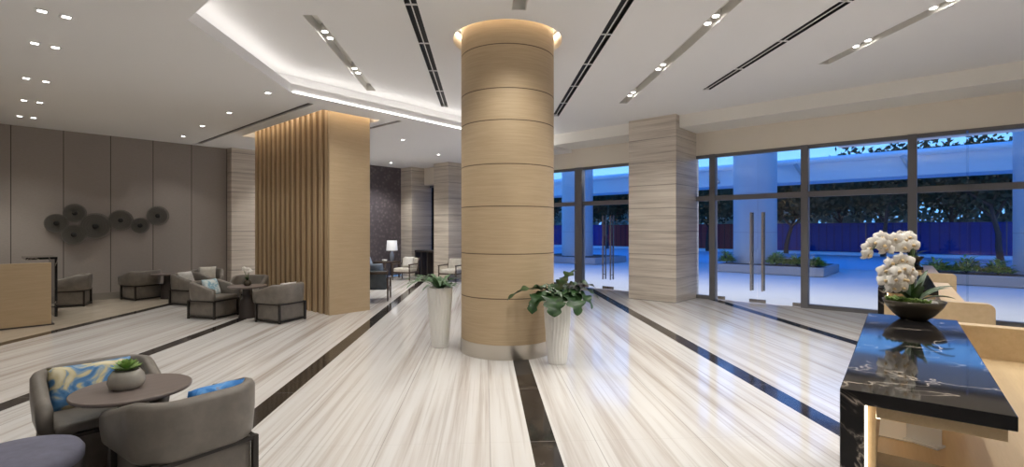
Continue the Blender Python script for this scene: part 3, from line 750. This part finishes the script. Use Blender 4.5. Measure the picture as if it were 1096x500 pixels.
# ------------------------------------------------------------------ far lounge
def armchair(label, loc, rz, seatmat):
    t = thing('lounge_armchair', label, 'armchair', loc, rz, 'open frame armchairs in the far lounge')
    for sy in (-1, 1):
        y = sy * .33
        f = MB(); f.rbox(-.36, .36, y - .03, y + .03, .56, .60, .01, 2); f.tube([(-.33, y, .58), (-.40, y, .80)], .02, 6); f.build('arm', M['woodframe'], t)
        for x in (-.33, .33): MB().tube([(x, y, 0), (x, y, .57)], .02, 8, r2=.026).build('leg', M['woodframe'], t)
        MB().box(-.33, .33, y - .015, y + .015, .26, .31).build('side_rail', M['woodframe'], t)
    MB().box(.30, .34, -.33, .33, .26, .31).build('front_rail', M['woodframe'], t)
    MB().rbox(-.30, .34, -.30, .30, .29, .45, .045, 4).build('seat_cushion', seatmat, t)
    Mx = Matrix.Translation((-.27, 0, .36)) @ Matrix.Rotation(R(-14), 4, 'Y')
    MB().rbox(-.05, .06, -.30, .30, .0, .45, .04, 4, M=Mx).build('back_cushion', seatmat, t)
    Mx = Matrix.Translation((-.345, 0, .30)) @ Matrix.Rotation(R(-14), 4, 'Y')
    MB().rbox(-.015, .015, -.33, .33, .42, .50, .01, 2, M=Mx).build('top_rail', M['woodframe'], t)
    return t
ch = [((6.42, 9.95, 0), R(50), 'dark frame armchair with a blue cushion seen from behind near the oak block', M['greyup']),
      ((9.65, 13.25, 0), R(205), 'cream open frame armchair with a white cushion in the far lounge', M['seatcream']),
      ((8.80, 13.85, 0), R(-60), 'dark armchair with a blue cushion against the patterned wall', M['greyup']),
      ((10.3, 11.75, 0), R(200), 'cream armchair partly behind the round column', M['seatcream'])]
for l_, rz, lb, sm_ in ch: armchair(lb, l_, rz, sm_).scale = (.9, .9, .86)
cush_on(ch[0][0], ch[0][1], 'pale blue cushion on the dark armchair near the oak block', M['cushblue'], -.14, 0, .68, 70, w=.36, h=.34)
cush_on(ch[1][0], ch[1][1], 'white cushion with blue pattern on the cream armchair', M['cushwhite'], -.10, .05, .56, 70, w=.38, h=.36)
cush_on(ch[2][0], ch[2][1], 'steel blue cushion on the armchair by the patterned wall', M['cushblue'], -.13, 0, .60, 70, w=.36, h=.34)
t = thing('side_table', 'dark square side table under the table lamp in the far lounge', 'side table', (9.62, 14.25, 0))
MB().rbox(-.36, .36, -.25, .25, .50, .54, .008, 2).build('tabletop', M['woodframe'], t)
for sx in (-1, 1):
    for sy in (-1, 1): MB().box(sx * .33 - .02, sx * .33 + .02, sy * .22 - .02, sy * .22 + .02, 0, .50).build('leg', M['woodframe'], t)
t = thing('table_lamp', 'table lamp with white drum shade and blue ceramic base', 'table lamp', (9.82, 14.25, .54))
MB().lathe([(.05, 0), (.06, .02), (.07, .10), (.075, .2), (.05, .29), (.02, .32), (.015, .42)], n=28).build('base', M['ceramic'], t)
MB().lathe([(.19, .36), (.165, .70), (.162, .70), (.187, .36)], n=36, cap=False).build('lamp_shade', M['shade'], t)
t = tag(MB().lathe([(.04, 0), (.07, .02), (.09, .07), (.085, .07), (.06, .03), (.001, .02)], n=24, cap=False).build('bowl', M['paper'], loc=(9.5, 14.2, .54)), 'small white bowl beside the table lamp', 'bowl')
t = thing('console_table', 'tall dark console table with a slatted body beside the far window', 'console table', (10.75, 13.45, 0), R(0))
MB().box(-.22, .22, -.5, .5, .84, .90).build('tabletop', M['tabledark'], t)
for y in (-.48, -.16, .16, .48): MB().box(-.20, .20, y - .03, y + .03, 0, .84).build('leg', M['tabledark'], t)

# ------------------------------------------------------------------ outside
st(MB().box(XW + .06, 24, -30, 45, -.2, -.012).build('ground_paving', M['pave']))
st(MB().box(24, 40, -40, 90, -.25, -.06).build('ground_road', M['road']))
st(MB().box(39.3, 60, -40, 90, -.25, .12).build('ground_verge', mk('verge', (.35, .36, .38), .7)))
tag(MB().box(38.7, 39.3, -40, 80, -.1, .13).build('kerb', M['pipe']), 'pale kerb strip at the foot of the hoarding', 'kerb')
tag(MB().box(24, 24.3, -30, 70, -.1, .0).build('kerb', M['outcol']), 'long pale kerb between the paving and the road', 'kerb')
def round_planter(label, y0, y1, colidx):
    t = thing('outdoor_planter', label, 'planter', (19.5, (y0 + y1) / 2, 0), 0, 'outdoor stone planters')
    h = (y1 - y0) / 2
    b_ = MB(); b_.box(0, 2.9, -h, h, 0, .30); b_.build('stone_kerb', M['curb'], t, bevel=.02)
    MB().box(.15, 2.75, -h + .15, h - .15, .30, .31).build('soil', M['soil'], t); return t, h
def outcol(label, x, y, r=.78):
    t = thing('outdoor_column', label, 'column', (x, y, -.01), 0, 'round outdoor columns')
    MB().lathe([(r, .0), (r, 9)], n=64).build('shaft', M['outcol'], t)
    b_ = MB()
    for z in (1.5, 3.0, 4.5, 6): b_.lathe([(r + .004, z), (r + .004, z + .02)], n=64)
    b_.build('panel_joint', M['curb'], t)
outcol('round blue lit column outside the right glass doors', 21.0, 6.0)
outcol('round column outside at the far right edge of the view', 21.0, -1.95)
outcol('round column outside the left glass doors', 21.0, 14.4)
round_planter('long stone planter around the column outside the right doors', 3.4, 7.0, 0)
round_planter('stone planter at the far right outside the glazing', -3.6, .95, 1)
round_planter('stone planter outside the left glass doors', 12.4, 16.4, 2)
def shrub(label, x, y, r, h, seed, z0=.31):
    q = random.Random(seed); t = thing('shrub', label, 'shrub', (x, y, z0), 0, 'low shrubs in the outdoor planters'); mb = MB()
    for k in range(230):
        a_ = q.random() * 2 * PI; rr = r * math.sqrt(q.random()); b0 = (rr * math.cos(a_), rr * math.sin(a_), h * (.1 + .7 * q.random() * (1 - (rr / r) ** 2)))
        blade(mb, b0, a_ + q.uniform(-1, 1), .12 + .14 * q.random(), R(80 * q.random()), R(-10), .035, 4, fold=.3)
    mb.build('foliage', M['shrub'], t, fix=False)
    st_ = MB()
    for k in range(6): a_ = k * 1.05; st_.tube([(0, 0, 0), (r * .5 * math.cos(a_), r * .5 * math.sin(a_), h * .6)], .012, 5)
    st_.build('stem', M['bark'], t)
for i, (x, y, r, h) in enumerate([(19.95, 6.72, .22, .6), (19.95, 4.95, .34, .55), (20.0, 4.30, .30, .5), (20.0, 3.72, .22, .35), (20.0, .50, .32, .5), (20.0, -.15, .34, .6), (20.0, -.82, .32, .5)]):
    shrub(['round green shrub at the left end of the long planter', 'bushy shrub just right of the outdoor column', 'bushy shrub third from the right end of the long planter', 'small shrub at the right end of the long planter', 'leftmost shrub in the planter at the far right', 'tall middle shrub in the planter at the far right', 'rightmost shrub in the planter at the far right'][i], x, y, r, h, 20 + i)
# elevated walkway
t = thing('elevated_walkway', 'pale elevated walkway slab crossing outside above the road', 'walkway', (24, 0, 0))
MB().box(0, 1.6, -30, 60, 3.64, 4.62).build('deck_slab', M['viaduct'], t)
MB().tube([(-.30, -30, 4.46), (-.30, 60, 4.46)], .12, 12).build('bright_line_pipe', M['pipe'], t)  # white tube standing in for a bright line of reflected interior light
for k in range(-4, 12):
    y = 4.9 + k * 3.55
    b_ = MB(); b_.tube([(-.42, y + .25, 4.36), (.02, y, 3.80)], .08, 6); b_.build('bracket', M['outcol'], t)
for y in (-16, 30): MB().lathe([(.4, 0), (.4, 3.64)], .8, y, n=24).build('support_post', M['viaduct'], t)
# entrance canopy
t = thing('entrance_canopy', 'pale flat canopy slab just outside above the right hand glazing, plus an added left slab and lamps', 'canopy', (11.9, 0, 0))
MB().box(0, 5.3, -9, 2.6, 3.98, 4.3).build('canopy_slab', M['viaduct'], t)
MB().box(0, 2.4, 2.6, 14.5, 4.02, 4.3).build('canopy_slab', M['viaduct'], t)  # unseen slab added to keep sky light off the near paving
lp = MB()
added_lamps = [(1.2, y) for y in (-3, -.5, 2, 4.6, 7.2, 9.8, 12.4)]  # unseen lamps added under the canopy to brighten the paving
for (x, y) in added_lamps: 
    MB().lathe([(.09, 4.0), (.09, 4.02)], x, y, n=20).build('lamp_face', M['lamp'], t); spot(x, y, 3.96, 190, 160, t, (1, .93, .88))
# fence
t = thing('hoarding_fence', 'long blue corrugated hoarding beyond the road', 'fence', (40, 0, .1))
for (y0, y1, mt) in [(-30, -14, 'bluefence'), (-14, -2, 'bluefence'), (-2, 4.6, 'bluefence'), (4.6, 11.4, 'bluefence'), (11.4, 16.4, 'redfence'), (16.4, 20.5, 'bluefence'), (20.5, 24.5, 'redfence'), (24.5, 36, 'bluefence'), (36, 60, 'bluefence')]:
    MB().box(0, .05, y0 + .02, y1 - .02, 0, 1.95).build('panel', M[mt], t)
for y in (-14, -2, 4.6, 11.4, 16.4, 20.5, 24.5, 36): MB().box(-.04, .1, y - .03, y + .03, 0, 2.0).build('post', M['frame'], t)
# trees
def tree(label, x, y, h, spread, seed, leaves=8000, trunk=.16, ls=.20):
    q = random.Random(seed); t = thing('street_tree', label, 'tree', (x, y, 0), q.random() * 6, 'trees along the road')
    b_ = MB(); tips = []
    def br(p, d, L, r, lev):
        pts = [p]; c = p.copy(); dd_ = d.copy()
        for i in range(4): dd_ = (dd_ + Vector((q.uniform(-.16, .16), q.uniform(-.16, .16), q.uniform(-.02, .14)))).normalized(); c = c + dd_ * L / 4; pts.append(c.copy())
        b_.tube(pts, r, 7 if lev < 2 else 5, r2=r * .55)
        if lev >= 1: tips.append((pts[-1], L)); tips.append((pts[2], L))
        if lev < 3:
            for k in range(5 if lev == 0 else 4):
                a_ = q.random() * 2 * PI; nd = (dd_ * .45 + Vector((math.cos(a_), math.sin(a_), .35)) * .9).normalized(); br(pts[-1 - (k % 2)], nd, L * .68, r * .5, lev + 1)
    br(Vector((0, 0, 0)), Vector((0, 0, 1)), h * .38, trunk, 0)
    b_.build('trunk', M['bark'], t)
    f = MB()
    for k in range(leaves):
        p, L = q.choice(tips); rr = .22 * spread
        o = p + Vector((q.gauss(0, rr), q.gauss(0, rr), q.gauss(0, rr * .6)))
        if o.z < h * .33: continue
        a_ = Vector((q.gauss(0, 1), q.gauss(0, 1), q.gauss(0, 1))).normalized(); c_ = a_.cross(Vector((q.gauss(0, 1), q.gauss(0, 1), q.gauss(0, 1)))).normalized(); s = ls * q.uniform(.6, 1.3)
        f.add([o - a_ * s, o - c_ * s * .5, o + a_ * s, o + c_ * s * .5], [(0, 1, 2, 3)])
    f.build('crown', M['treeleaf'], t, fix=False)
TR = [(37.5, 8.75, 6.6, 2.6, 'tree seen just right of the outdoor column'), (37.0, 3.4, 7.2, 3.2, 'spreading tree behind the orchid'), (36.5, -1.6, 7.6, 3.0, 'dark tree at the far right behind the glazing'), (38, 14.2, 6.4, 2.6, 'tree seen through the narrow pane right of the stone column'), (37, 22.3, 6.6, 2.6, 'tree seen through the left glass doors'), (38, 31, 6.6, 2.6, 'tree seen at the left edge of the left glazing'), (42.5, 6.3, 7.5, 3.2, 'tree beyond the blue hoarding'), (42.5, .6, 8, 3.2, 'taller tree beyond the blue hoarding'), (42.5, -5, 8, 3.2, 'rightmost tree beyond the hoarding'), (43, 19, 6.5, 3, 'tree beyond the red hoarding')]
for i, (x, y, h, s, lb) in enumerate(TR): tree(lb, x, y, h, s, 50 + i)
# hedge mass behind the fence
q = random.Random(77); f = MB()
for k in range(16000):
    y = q.uniform(-22, 50); x = 46 + q.uniform(0, 3); z = .1 + (4.3 + .6 * math.sin(y * .7)) * q.random() ** .7; s = q.uniform(.2, .4)
    a_ = Vector((q.gauss(0, 1), q.gauss(0, 1), q.gauss(0, 1))).normalized(); c_ = a_.cross(Vector((q.gauss(0, 1), q.gauss(0, 1), 1))).normalized(); o = Vector((x, y, z))
    f.add([o - a_ * s, o - c_ * s * .6, o + a_ * s, o + c_ * s * .6], [(0, 1, 2, 3)])
g = f.build('hedge', M['hedge'], fix=False); tag(g, 'long low band of hedge greenery beyond the hoarding', 'hedge'); g['kind'] = 'stuff'

# ------------------------------------------------------------------ sky and view
wd = bpy.data.worlds.new('dusk_sky'); scene.world = wd; wd.use_nodes = True; nt = wd.node_tree
bg = nt.nodes['Background']; tc = nt.nodes.new('ShaderNodeTexCoord'); sp_ = nt.nodes.new('ShaderNodeSeparateXYZ'); rp = nt.nodes.new('ShaderNodeValToRGB')
nt.links.new(tc.outputs['Generated'], sp_.inputs[0]); nt.links.new(sp_.outputs[2], rp.inputs[0]); nt.links.new(rp.outputs[0], bg.inputs[0])
e = rp.color_ramp.elements; e[0].position = 0; e[0].color = (.16, .46, 1, 1); e[1].position = .42; e[1].color = (.012, .20, .9, 1)
x_ = e.new(.12); x_.color = (.20, .50, 1, 1)
bg.inputs[1].default_value = 1.15
vs_ = scene.view_settings; vs_.view_transform = 'Standard'; vs_.look = 'None'; vs_.gamma = 1; vs_.use_curve_mapping = False
scene.display_settings.display_device = 'sRGB'; vs_.exposure = .68
